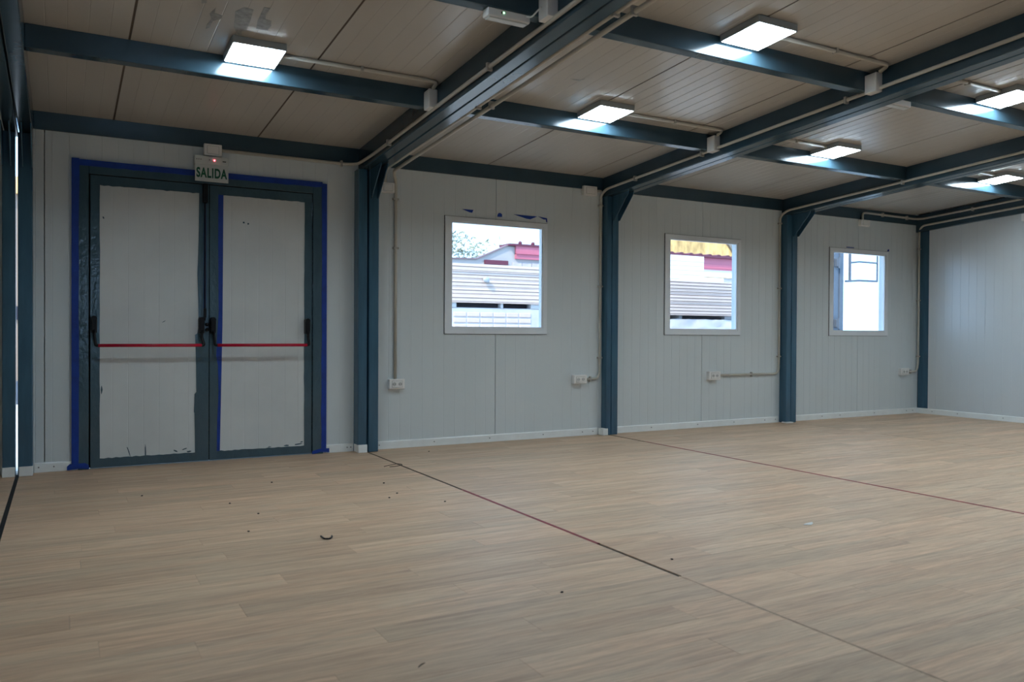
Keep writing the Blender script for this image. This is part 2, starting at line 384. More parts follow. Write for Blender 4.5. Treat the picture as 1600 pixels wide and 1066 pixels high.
# windows
for k in range(3):
    x0, x1, z0, z1 = 0.714+2.4*k, 1.735+2.4*k, 0.952, 1.960
    W = root('window_%d' % (k+1), ((x0+x1)/2, YW, z0), kind='structure')
    def ring(b, a, c, y0, y1):     # a outer rect, c inner rect
        for q in ((a[0], a[1], a[2], c[2]), (a[0], a[1], c[3], a[3]), (a[0], c[0], c[2], c[3]), (c[1], a[1], c[2], c[3])): box(b, q[0], q[1], y0, y1, q[2], q[3])
    A = (x0, x1, z0, z1); B = (x0+.046, x1-.038, z0+.046, z1-.038); C = (x0+.070, x1-.056, z0+.062, z1-.052)
    b = new(); ring(b, A, B, YW-.012, YW+.02); obj('frame', b, 'alu', W)
    b = new(); ring(b, (x0-.004, x1+.004, z0-.004, z1+.004), A, YW-.003, YW+.003); obj('seal', b, 'gasket', W)
    b = new(); ring(b, B, C, YW-.005, YW+.030); obj('sash', b, 'alu', W)
    b = new(); box(b, C[0]-.005, C[1]+.005, YW+.012, YW+.017, C[2]-.005, C[3]+.005); obj('glass', b, 'glass', W)

# ================================================================== STEEL FRAME
COLS = [  # tubes (x ranges), gusset x ranges, skirting cap x ranges, label
    ([(-2.483, -2.4085), (-2.3955, -2.311)], [(-2.483, -2.43), (-2.37, -2.311)], [(-2.484, -2.411), (-2.389, -2.310)], 'twin blue-grey steel column with a bright slit of daylight between its two tubes'),
    ([(-.085, -.012), (.002, .085)], [(.012, .075)], [(-.086, -.011)], 'blue-grey steel column between the double door and the first window'),
    ([(2.350, 2.405), (2.411, 2.485)], [(2.415, 2.482)], [(2.308, 2.366)], 'blue-grey steel column between the first and second windows'),
    ([(4.727, 4.800), (4.806, 4.889)], [(4.81, 4.886)], [(4.705, 4.752)], 'blue-grey steel column between the second and third windows')]
for i, (tubes, gus, caps, lab) in enumerate(COLS):
    R = root('steel_column', (J[i], .06, 0), lab, 'column'); yc = (0, 0, .034, .022)[i]
    for (xa, xb) in tubes:
        b = new(); box(b, xa, xb, yc, .119, 0.0, ZL-.002, .007); obj('post', b, 'steel', R)
    for (xa, xb) in gus:
        for (p, q) in ((xa, xa+.007), (xb-.007, xb)):
            b = new(); prism(b, [(yc+.004, 2.03), (yc+.004, ZL-.001), (yc-.235, ZL+.012), (yc-.235, ZL-.004), (yc-.02, 2.03)], 'x', p, q); obj('gusset', b, 'steel', R)
    for (xa, xb) in caps:
        b = new()
        if i < 2: box(b, xa, xb, -.012, .1, 0.001, .064, .003)
        elif i == 2: box(b, xa, xb, .022, .1, 0.001, .064, .003)
        else: box(b, xa, xb+.05, -.02, .06, 0.001, .012, .002)
        obj('skirting_cap', b, 'trim', R)
R = root('steel_column', (7.18, .1, 0), 'narrow blue-grey steel column in the far corner of the hall', 'column')
b = new(); box(b, 7.128, 7.30, -.06, .118, 0, 2.40, .006); obj('post', b, 'steel', R)

BEAMS = [(-2.4, 'paired long roof beam above the twin column with the slit'), (0, 'paired long roof beam above the column beside the double door'),
         (2.4, 'paired long roof beam above the column between first and second windows'), (4.8, 'paired long roof beam above the column between second and third windows')]
for x, lab in BEAMS:
    R = root('roof_beam', (x, -4.5, ZL+SL*-4.5), lab, 'beam')
    xo = {-2.4: -2.472, 0: -.05, 2.4: 2.348, 4.8: 4.748}[x]
    for (a, c) in ((0, .084), (.090, .170)) if x != -2.4 else ((0, .078), (.084, .162)):
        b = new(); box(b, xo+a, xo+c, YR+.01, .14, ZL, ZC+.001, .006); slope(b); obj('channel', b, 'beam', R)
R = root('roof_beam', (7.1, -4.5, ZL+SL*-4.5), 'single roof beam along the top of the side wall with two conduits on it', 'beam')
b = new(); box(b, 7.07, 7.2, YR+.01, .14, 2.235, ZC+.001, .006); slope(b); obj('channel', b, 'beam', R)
HB = [(-2.31, -.05, 'blue-grey header beam above the double door'), (.12, 2.348, 'blue-grey header beam above the first window'),
      (2.518, 4.748, 'blue-grey header beam above the second window'), (4.918, 7.07, 'blue-grey header beam above the third window')]
for xa, xb, lab in HB:
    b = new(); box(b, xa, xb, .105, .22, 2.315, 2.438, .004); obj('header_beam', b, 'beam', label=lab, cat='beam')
CB = [(-2.31, -.05, 'before the double door'), (.12, 2.348, 'before the first window'),
      (2.518, 4.748, 'before the second window'), (4.918, 7.07, 'before the third window')]
ROWS = [-1.375, -2.805, -4.235, -5.665, -7.095, -8.5]
ORD = ['first', 'second', 'third', 'fourth', 'fifth', 'sixth']
for (xa, xb, lab) in CB:
    for r, y in enumerate(ROWS):
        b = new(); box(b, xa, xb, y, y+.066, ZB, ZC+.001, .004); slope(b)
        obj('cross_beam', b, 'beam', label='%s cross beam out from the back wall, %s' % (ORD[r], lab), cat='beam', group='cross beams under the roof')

# ================================================================== DOUBLE DOOR
D = root('door_1', (-1.19, YW, 0), kind='structure')
def jag(x, z0, z1, amp, n, seed, side):
    rr = random.Random(seed); return [(x+side*abs(rr.gauss(0, amp)), z0+(z1-z0)*i/n) for i in range(n+1)]
yf = YW-.018
b = new(); box(b, -2.045, -1.980, yf, YW+.07, 0, 2.105, .003); box(b, -.420, -.335, yf, YW+.07, 0, 2.105, .003); box(b, -1.980, -.420, yf, YW+.07, 2.046, 2.105, .003)
obj('door_frame', b, 'doorpaint', D)
b = new(); box(b, -1.979, -.421, YW+.05, YW+.06, 0.001, 2.046); obj('door_rebate', b, 'gasket', D)
def leaf(xa, xb, wx0, wx1, inner, name_seed):
    b = new(); box(b, xa, xb, YW-.004, YW+.045, .006, 2.040)
    Lf = obj('door_leaf', b, 'doorpaint', D)
    b = new(); ribbed(b, wx0-.03, wx1+.03, .05, 1.99, YW-.006, YW-.003, x_ref=wx0+.08, depth=.0012, half=.003); obj('panel', b, 'doorskin', Lf)
    # painted stiles and rails, brushed by hand over the panel edge
    y0, y1 = YW-.0105, YW-.003
    b = new()
    L_ = jag(wx0, .006, 2.04, .0016, 24, name_seed, 1) if inner != 'l' else jag(wx0, .006, 2.04, .001, 24, name_seed, 1)
    prism(b, [(xa, .006)]+L_+[(xa, 2.04)], 'y', y0, y1); obj('stile', b, 'doorpaint', Lf)
    b = new()
    if inner == 'r':
        R_ = [(wx1-.026, .006), (wx1-.029, .25), (wx1-.031, .36), (wx1-.034, .37), (wx1-.030, .50), (wx1-.018, .515), (wx1-.020, .70), (wx1-.024, .84), (wx1-.027, .935), (wx1-.012, .945),
              (wx1-.003, 1.0), (wx1-.006, 1.2), (wx1-.012, 1.38), (wx1-.009, 1.46), (wx1-.003, 1.7), (wx1, 2.04)]
    else: R_ = jag(wx1, .006, 2.04, .0018, 24, name_seed+1, -1)
    prism(b, [(xb, .006)]+R_+[(xb, 2.04)], 'y', y0, y1); obj('stile', b, 'doorpaint', Lf)
    b = new(); T_ = [(p[1], p[0]) for p in jag(1.976, xa+.01, xb-.01, .0022, 30, name_seed+2, -1)]
    prism(b, [(xa+.01, 2.04)]+T_+[(xb-.01, 2.04)], 'y', y0+.0006, y1); obj('rail', b, 'doorpaint', Lf)
    b = new(); T_ = [(p[1], p[0]) for p in jag(.068, xa+.01, xb-.01, .0030, 30, name_seed+3, 1)]
    prism(b, [(xa+.01, .006)]+T_+[(xb-.01, .006)], 'y', y0+.0006, y1); obj('rail', b, 'doorpaint', Lf)
    return Lf
L1 = leaf(-1.970, -1.193, -1.913, -1.261, 'r', 3); L2 = leaf(-1.187, -.428, -1.116, -.484, 'l', 11)
def panic(Lf, xh0, xh1, xb0, xb1):
    yb = 0.012; zb_ = .860
    b = new(); tube(b, [(xb0, yb, zb_), (xb1, yb, zb_)], .0115, 12); obj('push_bar', b, 'red', Lf, smooth=True)
    for xh, xe, s in ((xh0, xb0, 1), (xh1, xb1, -1)):
        b = new(); box(b, xh-.019, xh+.019, .052, YW-.010, .945, 1.047, .008); bmesh.ops.create_cone(b, segments=16, radius1=.0185, radius2=.0185, depth=.054, cap_ends=True, matrix=Matrix.Translation((xh, .080, 1.047)) @ Matrix.Rotation(math.pi/2, 4, 'X'))
        obj('bar_housing', b, 'black', Lf)
        b = new(); tube(b, [(xh-.002*s, .058, .965), (xh+.003*s, .035, .915), (xe-.016*s, .012, .868), (xe-.012*s, yb, zb_), (xe+.012*s, yb, zb_)], .0105, 10, .012); obj('bar_arm', b, 'black', Lf, smooth=True)
panic(L1, -1.949, -1.249, -1.925, -1.256); panic(L2, -1.168, -.472, -1.148, -.490)
b = new(); tube(b, [(-1.222, .098, 2.03), (-1.222, .098, 1.04)], .006, 8); obj('latch_rod', b, 'black', L1)
b = new(); box(b, -1.240, -1.204, .072, YW-.008, 1.905, 2.045, .006); obj('latch', b, 'black', L1)
b = new(); box(b, -1.230, -1.214, .078, YW-.008, 1.06, 1.13, .004); obj('latch', b, 'black', L1)
b = new()
for z in (1.012, .972): bmesh.ops.create_uvsphere(b, u_segments=12, v_segments=8, radius=.013, matrix=Matrix.Translation((-1.209, .085, z)))
obj('lock_stud', b, M['black'], L2, smooth=True)
# scuffs on the panels
def flake(Lf, x, z, w_, h, a): 
    b = new(); c, s = math.cos(a), math.sin(a); rr = random.Random(int(x*1000+z*77))
    P = [(rr.uniform(.6, 1)*w_/2*math.cos(t), rr.uniform(.5, 1)*h/2*math.sin(t)) for t in [i*math.pi/4 for i in range(8)]]
    prism(b, [(x+p[0]*c-p[1]*s, z+p[0]*s+p[1]*c) for p in P], 'y', YW-.0072, YW-.0055); obj('paint_flake', b, 'doorpaint', Lf)
for a in ((-.945, 1.783, .018, .02, .3), (-.912, 1.776, .016, .02, 1), (-.62, .08, .05, .012, 0), (-.53, .085, .07, .014, .1), (-.505, .10, .03, .012, .2), (-.75, .078, .03, .008, 0)): flake(L2, *a)
for a in ((-1.36, .10, .05, .010, .3), (-1.42, .09, .04, .014, -.4), (-1.33, .08, .04, .016, .1), (-1.62, .09, .012, .14, .02), (-1.73, .11, .008, .1, .3), (-1.50, 1.03, .03, .006, .5), (-1.89, 1.75, .012, .03, .4), (-1.9, .55, .012, .09, 0)): flake(L1, *a)

# ================================================================== BLUE TAPE
def tape(name, pts, lab, y=YW-.0035, th=.003, grp='blue tape round the double door'):
    b = new(); prism(b, pts, 'y', y, y+th); return obj(name, b, 'tape', label=lab, cat='tape', group=grp)
def wob(x0, x1, z0, z1, seed, wander=.004, n=14, vertical=True, raggedside=1):
    rr = random.Random(seed)
    if vertical:
        return [(x0+(rr.gauss(0, wander) if raggedside < 0 else 0), z0+(z1-z0)*i/n) for i in range(n+1)]+[(x1+(rr.gauss(0, wander) if raggedside > 0 else 0), z1+(z0-z1)*i/n) for i in range(n+1)]
    return [(x0+(x1-x0)*i/n, z1) for i in range(n+1)]+[(x1+(x0-x1)*i/n, z0+rr.gauss(0, wander)) for i in range(n+1)]
yt = yf-.003
tape('masking_tape', wob(-2.085, -2.040, .03, 2.145, 1, .002), 'long blue tape strip up the door frame on the side of the twin column', y=yf-.0035)
tape('masking_tape', wob(-2.040, -.348, 2.098, 2.140, 2, .002, 30, False), 'blue tape strip along the top of the door frame behind the exit sign', y=yf-.0035)
tape('masking_tape', wob(-.352, -.312, .03, 2.130, 3, .002, 14, True, -1), 'long blue tape strip up the door frame on the side of the first window', y=yf-.0035)
tape('masking_tape', [(-2.112, .004), (-2.112, .030), (-2.095, .046), (-2.0, .046), (-1.978, .030), (-1.978, .004), (-2.03, .012)], 'blue tape fold at the door frame foot by the twin column', y=YW-.0225, th=.003)
tape('masking_tape', [(-.425, .000), (-.425, .024), (-.36, .040), (-.288, .040), (-.288, .008), (-.36, .014)], 'blue tape fold at the door frame foot nearest the first window', y=YW-.0225, th=.003)
tape('masking_tape', [(-1.136, .072), (-1.114, .072), (-1.097, 1.0), (-1.092, 1.975), (-1.128, 1.975), (-1.128, 1.6), (-1.124, 1.1), (-1.134, .93), (-1.140, .78), (-1.128, .70), (-1.124, .5), (-1.132, .3)], 'blue tape strip down the door leaf edge next to the closing seam', y=YW-.0137)
tape('masking_tape', [(-1.230, 1.13), (-1.213, 1.12), (-1.213, 1.90), (-1.228, 1.90)], 'thin dark blue tape strip behind the latch rod', y=YW-.0137)
gw = 'torn blue tape bits above the first window'
tape('masking_tape', [(.875, 2.029), (.985, 2.030), (.973, 2.004), (.95, 2.006)], 'torn blue tape wedge above the first window nearest the door', grp=gw)
tape('masking_tape', [(1.222, 1.988), (1.268, 1.990), (1.268, 2.012), (1.256, 2.022), (1.236, 2.022), (1.225, 2.01)], 'small rounded blue tape bit above the middle of the first window', grp=gw)
tape('masking_tape', [(1.385, 2.022), (1.63, 2.020), (1.56, 1.990), (1.52, 1.992)], 'longest torn blue tape wedge above the first window', grp=gw)
tape('masking_tape', [(1.64, 2.022), (1.735, 2.012), (1.738, 1.975), (1.728, 1.975), (1.722, 2.0), (1.70, 1.998)], 'hooked blue tape bit above the corner of the first window', grp=gw)
tape('masking_tape', [(5.80, 1.972), (5.93, 1.972), (5.93, 1.981), (5.80, 1.981)], 'tiny blue tape sliver above the third window', grp='tape slivers at the third window')
tape('masking_tape', [(6.525, 1.966), (6.56, 1.966), (6.56, 1.995), (6.54, 1.99)], 'tiny dark tape sliver above the corner of the third window', grp='tape slivers at the third window')

# ================================================================== LAMPS
LX = [-1.2, 1.2, 3.58, 5.98]
def make_lamp(x, y, label):
    z = ZC+SL*y
    R = root('ceiling_lamp', (x, y, z), label, 'lamp', 'square ceiling lamps')
    b = new(); box(b, x-.145, x+.145, y-.145, y+.145, ZC-.040, ZC-.0005, .005); slope(b); obj('housing', b, 'lamphouse', R)
    b = new(); box(b, x-.137, x+.137, y-.137, y+.137, ZC-.0425, ZC-.038, .001); slope(b); obj('diffuser', b, 'diffuser', R)
    return R
WHERE = ['by the double door', 'by the first window', 'by the second window', 'by the third window']
lamp0 = None
for r, y in enumerate(ROWS[:3]):
    for i, x in enumerate(LX):
        yl = y-.160
        if (r, i) == (2, 0): continue
        lab = 'lit square ceiling lamp at the %s cross beam, %s' % (ORD[r], WHERE[i])
        if lamp0 is None: lamp0 = make_lamp(x, yl, lab); base = (x, yl)
        else: copy_tree(lamp0, (x-base[0], yl-base[1], SL*(yl-base[1])), lab)

# ================================================================== ELECTRICS
def surface_box(name, x0, x1, z0, z1, lab, kind='socket', y=YW, d=.045, group=None):
    R = root(name, ((x0+x1)/2, y, z0), lab, 'socket' if kind != 'blank' else 'junction box', group)
    b = new(); box(b, x0, x1, y-d, y, z0, z1, .004); obj('back_box', b, 'plastic', R)
    cx, cz = (x0+x1)/2, (z0+z1)/2; w_, h = (x1-x0), (z1-z0)
    b = new(); box(b, x0+.18*w_, x1-.18*w_, y-d-.003, y-d+.001, z0+.18*h, z1-.18*h, .001); obj('cover', b, 'plastic', R)
    b = new()
    for (a, c, e, f) in ((x0+.17*w_, x1-.17*w_, z0+.16*h, z0+.18*h), (x0+.17*w_, x1-.17*w_, z1-.18*h, z1-.16*h), (x0+.165*w_, x0+.18*w_, z0+.18*h, z1-.18*h), (x1-.18*w_, x1-.165*w_, z0+.18*h, z1-.18*h)): box(b, a, c, y-d-.0012, y-d+.001, e, f)
    obj('cover_edge', b, 'plasticline', R)
    if kind == 'socket':
        for s in (-1, 1):
            b = new(); bmesh.ops.create_cone(b, segments=16, radius1=.017, radius2=.017, depth=.002, cap_ends=True, matrix=Matrix.Translation((cx+s*.026, y-d-.0035, cz)) @ Matrix.Rotation(math.pi/2, 4, 'X'))
            p = obj('outlet', b, 'outletm', R)
            for q in (-1, 1):
                b = new(); bmesh.ops.create_cone(b, segments=8, radius1=.003, radius2=.003, depth=.002, cap_ends=True, matrix=Matrix.Translation((cx+s*.026+q*.008, y-d-.005, cz)) @ Matrix.Rotation(math.pi/2, 4, 'X')); obj('pin_hole', b, 'black', p)
    return R
sb = 'white surface boxes on the back wall'
surface_box('wall_socket', .205, .340, .495, .575, 'white twin socket low on the wall beside the column by the door', group=sb)
surface_box('wall_socket', 2.015, 2.160, .492, .572, 'white twin socket low on the wall under the far corner of the first window', group=sb)
surface_box('wall_socket', 3.675, 3.830, .488, .575, 'white twin socket low on the wall under the second window', group=sb)
surface_box('wall_socket', 6.755, 6.905, .475, .560, 'white twin socket low on the wall near the far corner column', group=sb)
surface_box('wall_box', .130, .245, 2.105, 2.186, 'white box under two conduits high beside the column by the door', 'switch', group=sb)
surface_box('wall_box', 2.112, 2.262, 2.255, 2.342, 'white box under the header at the end of the first window bay', 'blank', group=sb)
surface_box('wall_box', 6.00, 6.155, 2.235, 2.308, 'white box under the header above the third window', 'blank', group=sb)
surface_box('wall_box', -1.233, -1.108, 2.252, 2.338, 'white box directly above the exit sign', 'blank', group=sb)
R = root('wall_box', (X1, -1.22, 2.24), 'white box high on the side wall under the roof beam', 'junction box', sb)
b = new(); box(b, X1-.05, X1, -1.33, -1.14, 2.22, 2.30, .004); obj('back_box', b, 'plastic', R)

def conduit(pts, lab, clips=(), r=.0122, rad=.07, grp='pale grey conduits'):
    p0 = pts[0]; R = root('conduit', p0, lab, 'conduit', grp)
    b = new(); tube(b, pts, r, 8, rad); obj('pipe', b, 'conduit', R, smooth=True)
    for (x, y, z, ax) in clips:
        b = new(); e = r+.006
        if ax == 'z': box(b, x-e-.006, x+e+.006, y-e*.7, y+.016, z-.008, z+.008, .003)
        elif ax == 'x': box(b, x-.009, x+.009, y-e, y+e, z-e*.8, z+.026, .003)
        elif ax == 'xw': box(b, x-.009, x+.009, y-e*.7, y+.016, z-e-.006, z+e+.006, .003)
        else: box(b, x-e, x+e, y-.009, y+.009, z-e-.004, z+e+.004, .003)
        obj('clip', b, 'clipm', R)
S = lambda z, y: z+SL*y
yp = YW-.014
conduit([(-1.11, yp-.008, 2.302), (-.16, .09, 2.300), (-.085, .03, 2.298), (-.0665, -.30, S(2.300, -.3)), (-.0665, -8.9, S(2.285, -8.9))], 'grey conduit from above the exit sign along header and roof beam',
        [(-.20, .09, 2.300, 'xw'), (-.0665, -.62, S(2.299, -.62), 'y'), (-.0665, -2.2, S(2.297, -2.2), 'y')])
conduit([(.165, .09, 2.18), (.165, .09, 2.262), (.142, .0, 2.282), (.137, -8.9, S(2.268, -8.9))], 'grey conduit hugging the roof beam down to the box by the column', [(.137, -1.66, S(2.278, -1.66), 'y'), (.137, -3.1, S(2.276, -3.1), 'y')], r=.0145)
conduit([(.266, yp, .57), (.266, yp, 2.20), (.225, .05, 2.276), (.212, -.12, 2.280), (.203, -8.9, S(2.262, -8.9))], 'grey conduit dropping past the box by the column to the twin socket', [(.266, yp, 1.657, 'z'), (.266, yp, 2.06, 'z'), (.210, -1.70, S(2.277, -1.7), 'y'), (.208, -3.15, S(2.274, -3.15), 'y')], r=.0135)
conduit([(2.155, yp, .530), (2.322, yp, .533), (2.324, yp, 2.27), (2.326, .02, 2.318), (2.326, -8.9, S(2.318, -8.9))], 'grey conduit from a low socket up the second column and its beam',
        [(2.324, yp, 2.172, 'z'), (2.324, yp, 1.407, 'z'), (2.323, yp, .731, 'z'), (2.215, yp, .531, 'xw'), (2.326, -.42, S(2.318, -.42), 'y'), (2.326, -1.28, S(2.318, -1.28), 'y'), (2.326, -2.64, S(2.318, -2.64), 'y')])
conduit([(2.255, yp-.01, 2.305), (2.315, .09, 2.306)], 'short conduit stub joining the white box to the second column conduit')
conduit([(3.825, yp, .533), (4.706, yp, .535), (4.708, yp, 2.25), (4.722, .02, 2.304), (4.728, -8.9, S(2.304, -8.9))], 'grey conduit from the socket under the second window up the third column',
        [(4.708, yp, 2.171, 'z'), (4.708, yp, 1.464, 'z'), (4.707, yp, .721, 'z'), (4.30, yp, .534, 'xw'), (4.728, -1.35, S(2.304, -1.35), 'y'), (4.728, -2.6, S(2.304, -2.6), 'y')])
conduit([(6.90, yp, .515), (7.078, yp-.01, .518), (7.088, .085, .62), (7.088, .085, 2.25), (7.055, .02, 2.300), (7.055, -8.9, S(2.300, -8.9))], 'grey conduit up the far corner and low along the side wall beam',
        [(7.088, .085, 2.02, 'z'), (7.088, .085, 1.39, 'z'), (7.088, .085, .70, 'z'), (6.97, yp, .516, 'xw')])
conduit([(6.04, .09, 2.30), (6.04, .09, 2.385), (6.11, .09, 2.392), (7.0, .088, 2.386), (7.055, .03, 2.384), (7.055, -8.9, S(2.384, -8.9))], 'grey conduit along the third window header and higher on the side wall beam', [(6.4, .09, 2.391, 'xw'), (6.85, .089, 2.388, 'xw'), (7.055, -.6, S(2.384, -.6), 'y')])
# junction boxes on the long beams and the ceiling conduits of the lamps
JB = [(-.05, 0, 'first', 'beside the door'), (2.348, 1, 'first', 'between first and second windows'), (-.05, 0, 'second', 'beside the door'), (2.348, 1, 'second', 'between first and second windows')]
for xb, bay, o_, wh in JB:
    y = ROWS[0] if o_ == 'first' else ROWS[1]
    R = root('junction_box', (xb-.05, y-.05, S(2.40, y)), 'white junction box at the %s cross beam, roof beam %s' % (o_, wh), 'junction box', 'junction boxes on the roof beams')
    b = new(); box(b, xb-.062, xb-.001, y-.085, y-.002, 2.296, ZC-.030, .004); slope(b); obj('back_box', b, 'plastic', R)
    b = new(); box(b, xb-.064, xb-.061, y-.080, y-.007, 2.304, ZC-.038, .001); slope(b); obj('cover', b, 'plastic', R)
    yl = y-.162; xl = LX[bay]; zt = S(ZC-.013, yl)
    conduit([(xl+.15, yl, zt), (xb-.075, yl, zt), (xb-.035, yl+.02, zt), (xb-.035, y-.09, S(ZC-.03, y-.09))], 'grey ceiling conduit from the lamp %s to the %s junction box' % (WHERE[bay], o_), [(xl+.62, yl, zt, 'x')], rad=.04)
for bay, xs_, xe in ((2, 2.52, 3.43), (3, 4.92, 5.83)):
    for r in (0, 1):
        yl = ROWS[r]-.185; zt = S(ZC-.013, yl)
        conduit([(xs_, yl, zt), (xe, yl, zt)], 'short grey ceiling conduit at the %s cross beam, lamp %s' % (ORD[r], WHERE[bay]), [(xs_+.55, yl, zt, 'x')])

# emergency lights under the second cross beams
def emergency(x, y, z, lab, on=True):
    R = root('emergency_light', (x, y, z), lab, 'emergency light')
    b = new(); box(b, x-.115, x+.115, y-.03, y+.03, z-.040, z, .006); obj('housing', b, 'plastic', R)
    b = new(); box(b, x-.105, x+.105, y-.022, y+.022, z-.046, z-.039, .003); obj('diffuser', b, 'signw', R)
    b = new(); bmesh.ops.create_uvsphere(b, u_segments=10, v_segments=6, radius=.0038, matrix=Matrix.Translation((x-.03, y-.031, z-.016))); obj('indicator', b, 'ledgreen' if on else 'black', R)
    b = new(); box(b, x-.045, x-.038, y-.031, y-.029, z-.022, z-.012); obj('test_button', b, 'black', R)
    return R
emergency(-.272, -2.775, S(ZB, -2.775), 'slim white emergency light with green indicator under the second cross beam')
emergency(2.64, -2.775, S(ZB, -2.775), 'slim unlit emergency light under the second cross beam in the second window bay', False)
z = S(ZB, -2.775)
for x0, x1, lab in ((-.18, -.125, 'thin white cable curling from the lit emergency light to a junction box'), (2.60, 2.53, 'thin white cable looped at the unlit emergency light')):
    b = new(); tube(b, [(x0, -2.81, z-.012), (x0+(x1-x0)*.3, -2.83, z-.018), (x0+(x1-x0)*.7, -2.85, z+.012), (x1, -2.86, z+.03)], .004, 6, .03); obj('cable', b, 'plastic', label=lab, cat='cable', smooth=True)

# exit sign
E_ = root('exit_sign', (-1.178, YW, 2.05), 'white exit sign with green lettering and a red indicator above the double door', 'sign')
b = new(); box(b, -1.300, -1.062, .062, YW, 2.185, 2.245, .004); obj('housing', b, 'signw', E_)
b = new(); box(b, -1.296, -1.064, .066, .070, 2.058, 2.190); obj('sign_plate', b, 'signw', E_)
b = new(); bmesh.ops.create_uvsphere(b, u_segments=12, v_segments=8, radius=.006, matrix=Matrix.Translation((-1.163, .061, 2.216))); obj('indicator', b, 'ledred', E_)
b = new(); box(b, -1.106, -1.082, .060, .063, 2.210, 2.216); obj('slot', b, 'black', E_)
b = new(); box(b, -1.199, -1.193, .060, .063, 2.214, 2.220); obj('test_button', b, 'black', E_)
b = new(); 
for i in range(3): bmesh.ops.create_cone(b, segments=14, radius1=.006, radius2=.006, depth=.002, cap_ends=True, matrix=Matrix.Translation((-1.285+.014*i, .0615, 2.216)) @ Matrix.Rotation(math.pi/2, 4, 'X') @ Matrix.Scale(.8, 4))
obj('printed_symbol', b, 'plasticline', E_)
def lettering(text, x, y, z, size, width, m, parent, bold=0.0):
    cu = bpy.data.curves.new('lettering', 'FONT'); cu.body = text; cu.size = size; cu.extrude = .0006; cu.offset = bold; cu.align_x = 'CENTER'; cu.space_character = 1.13
    t = bpy.data.objects.new('lettering', cu); COL.objects.link(t)
    dg = bpy.context.evaluated_depsgraph_get(); me = bpy.data.meshes.new_from_object(t.evaluated_get(dg)); bpy.data.objects.remove(t)
    xs_ = [v.co.x for v in me.vertices]; k = width/(max(xs_)-min(xs_)); c = (max(xs_)+min(xs_))/2
    for v in me.vertices: v.co = Vector((x+(v.co.x-c)*k, y-v.co.z, z+v.co.y))
    me.materials.append(M[m]); o = bpy.data.objects.new('lettering', me); COL.objects.link(o); put(o, parent); return o
lettering('SALIDA', -1.180, .0652, 2.089, .096, .214, 'green', E_, .0034)

# glue left on the ceiling
def ceil_mark(pts):
    b = new(); prism(b, pts, 'z', ZC-.0012, ZC+.001); slope(b); obj('glue_mark', b, 'stain', CEIL)
ceil_mark([(-1.474, -1.967), (-1.471, -1.9), (-1.431, -1.889), (-1.429, -1.85), (-1.464, -1.802), (-1.467, -1.717), (-1.482, -1.688), (-1.484, -1.751), (-1.474, -1.818), (-1.492, -1.884)])
ceil_mark([(-1.382, -1.963), (-1.348, -2.028), (-1.304, -2.02), (-1.293, -1.885), (-1.288, -1.759), (-1.309, -1.739), (-1.299, -1.69), (-1.317, -1.69), (-1.331, -1.717), (-1.355, -1.771)])
ceil_mark([(-1.263, -2.069), (-1.233, -2.074), (-1.239, -1.992), (-1.227, -1.937), (-1.197, -1.931), (-1.185, -1.874), (-1.19, -1.806), (-1.247, -1.801), (-1.26, -1.901)])
ceil_mark([(-1.549, -2.015), (-1.525, -2.027), (-1.524, -1.994), (-1.544, -1.98)])
ceil_mark([(.66, -1.91), (.735, -1.925), (.745, -1.95), (.74, -1.90), (.70, -1.90)])

# small litter on the floor
gl = 'dark crumbs on the wood floor'
CR = [(-.977, -.989, 'largest dark crumb on the floor straight before the door seam'), (-1.326, -1.522, 'dark crumb on the floor, third row before the first door leaf'), (-1.239, -1.855, 'dark crumb on the floor behind the black hook, nearer the door'),
      (-1.363, -2.223, 'dark crumb on the floor nearest the camera beside the black hook'), (-.355, -1.335, 'dark crumb on the floor close to the joint by the door column'), (-.488, -1.782, 'dark crumb on the floor between the hook and the joint'),
      (-.246, -2.028, 'dark crumb on the floor almost at the start of the red joint'), (-.401, -1.68, 'flat dark crumb on the floor short of the red joint'), (-1.736, -1.07, 'lone dark crumb on the floor before the door hinge side'),
      (-.529, -3.70, 'lone dark crumb on the open floor far from the walls'), (.44, -.20, 'dark chip on the floor at the foot of the first window wall'), (.12, -3.55, 'black speck on the floor beyond the black joint piece')]
for i, (x, y, lab) in enumerate(CR):
    b = new(); bmesh.ops.create_icosphere(b, subdivisions=1, radius=.0065); rr = random.Random(i)
    for v in b.verts: v.co = Vector((x+v.co.x*rr.uniform(.6, 1.5), y+v.co.y*rr.uniform(.6, 1.3), .005+v.co.z*.55))
    obj('debris_crumb', b, 'crumb', label=lab, cat='debris', group=gl)
b = new(); tube(b, [(-1.083, -2.475, .005), (-1.083, -2.53, .005), (-1.062, -2.545, .006), (-1.044, -2.52, .006), (-1.040, -2.505, .008)], .0042, 6, .02); obj('hook', b, 'black', label='small bent black hook lying on the wood floor before the door', cat='hook')
b = new(); tube(b, [(-.13, -.72, .002), (-.07, -.68, .003), (.0, -.66, .005), (.02, -.71, .004), (-.04, -.755, .003), (-.10, -.75, .002)], .002, 5, .03); obj('wire_scrap', b, 'black', label='thin dark wire scrap curled over the floor joint by the door column', cat='wire')
b = new(); prism(b, [(1.13, -3.365), (1.165, -3.385), (1.20, -3.365), (1.215, -3.345), (1.18, -3.35), (1.15, -3.355)], 'z', .0002, .002); obj('paper_scrap', b, 'foil', label='pale torn scrap lying on the open wood floor between the red joints', cat='scrap')
b = new(); prism(b, [(-1.252, -4.068), (-1.232, -4.052), (-1.222, -4.046), (-1.233, -4.048), (-1.248, -4.060)], 'z', .0002, .002); obj('wood_splinter', b, 'crumb', label='brown splinter lying on the floor closest to the camera', cat='splinter')

# ================================================================== OUTDOORS
b = new(); box(b, -30, 60, .3, 60, -.35, -.15); obj('ground', b, 'yard', kind='structure')
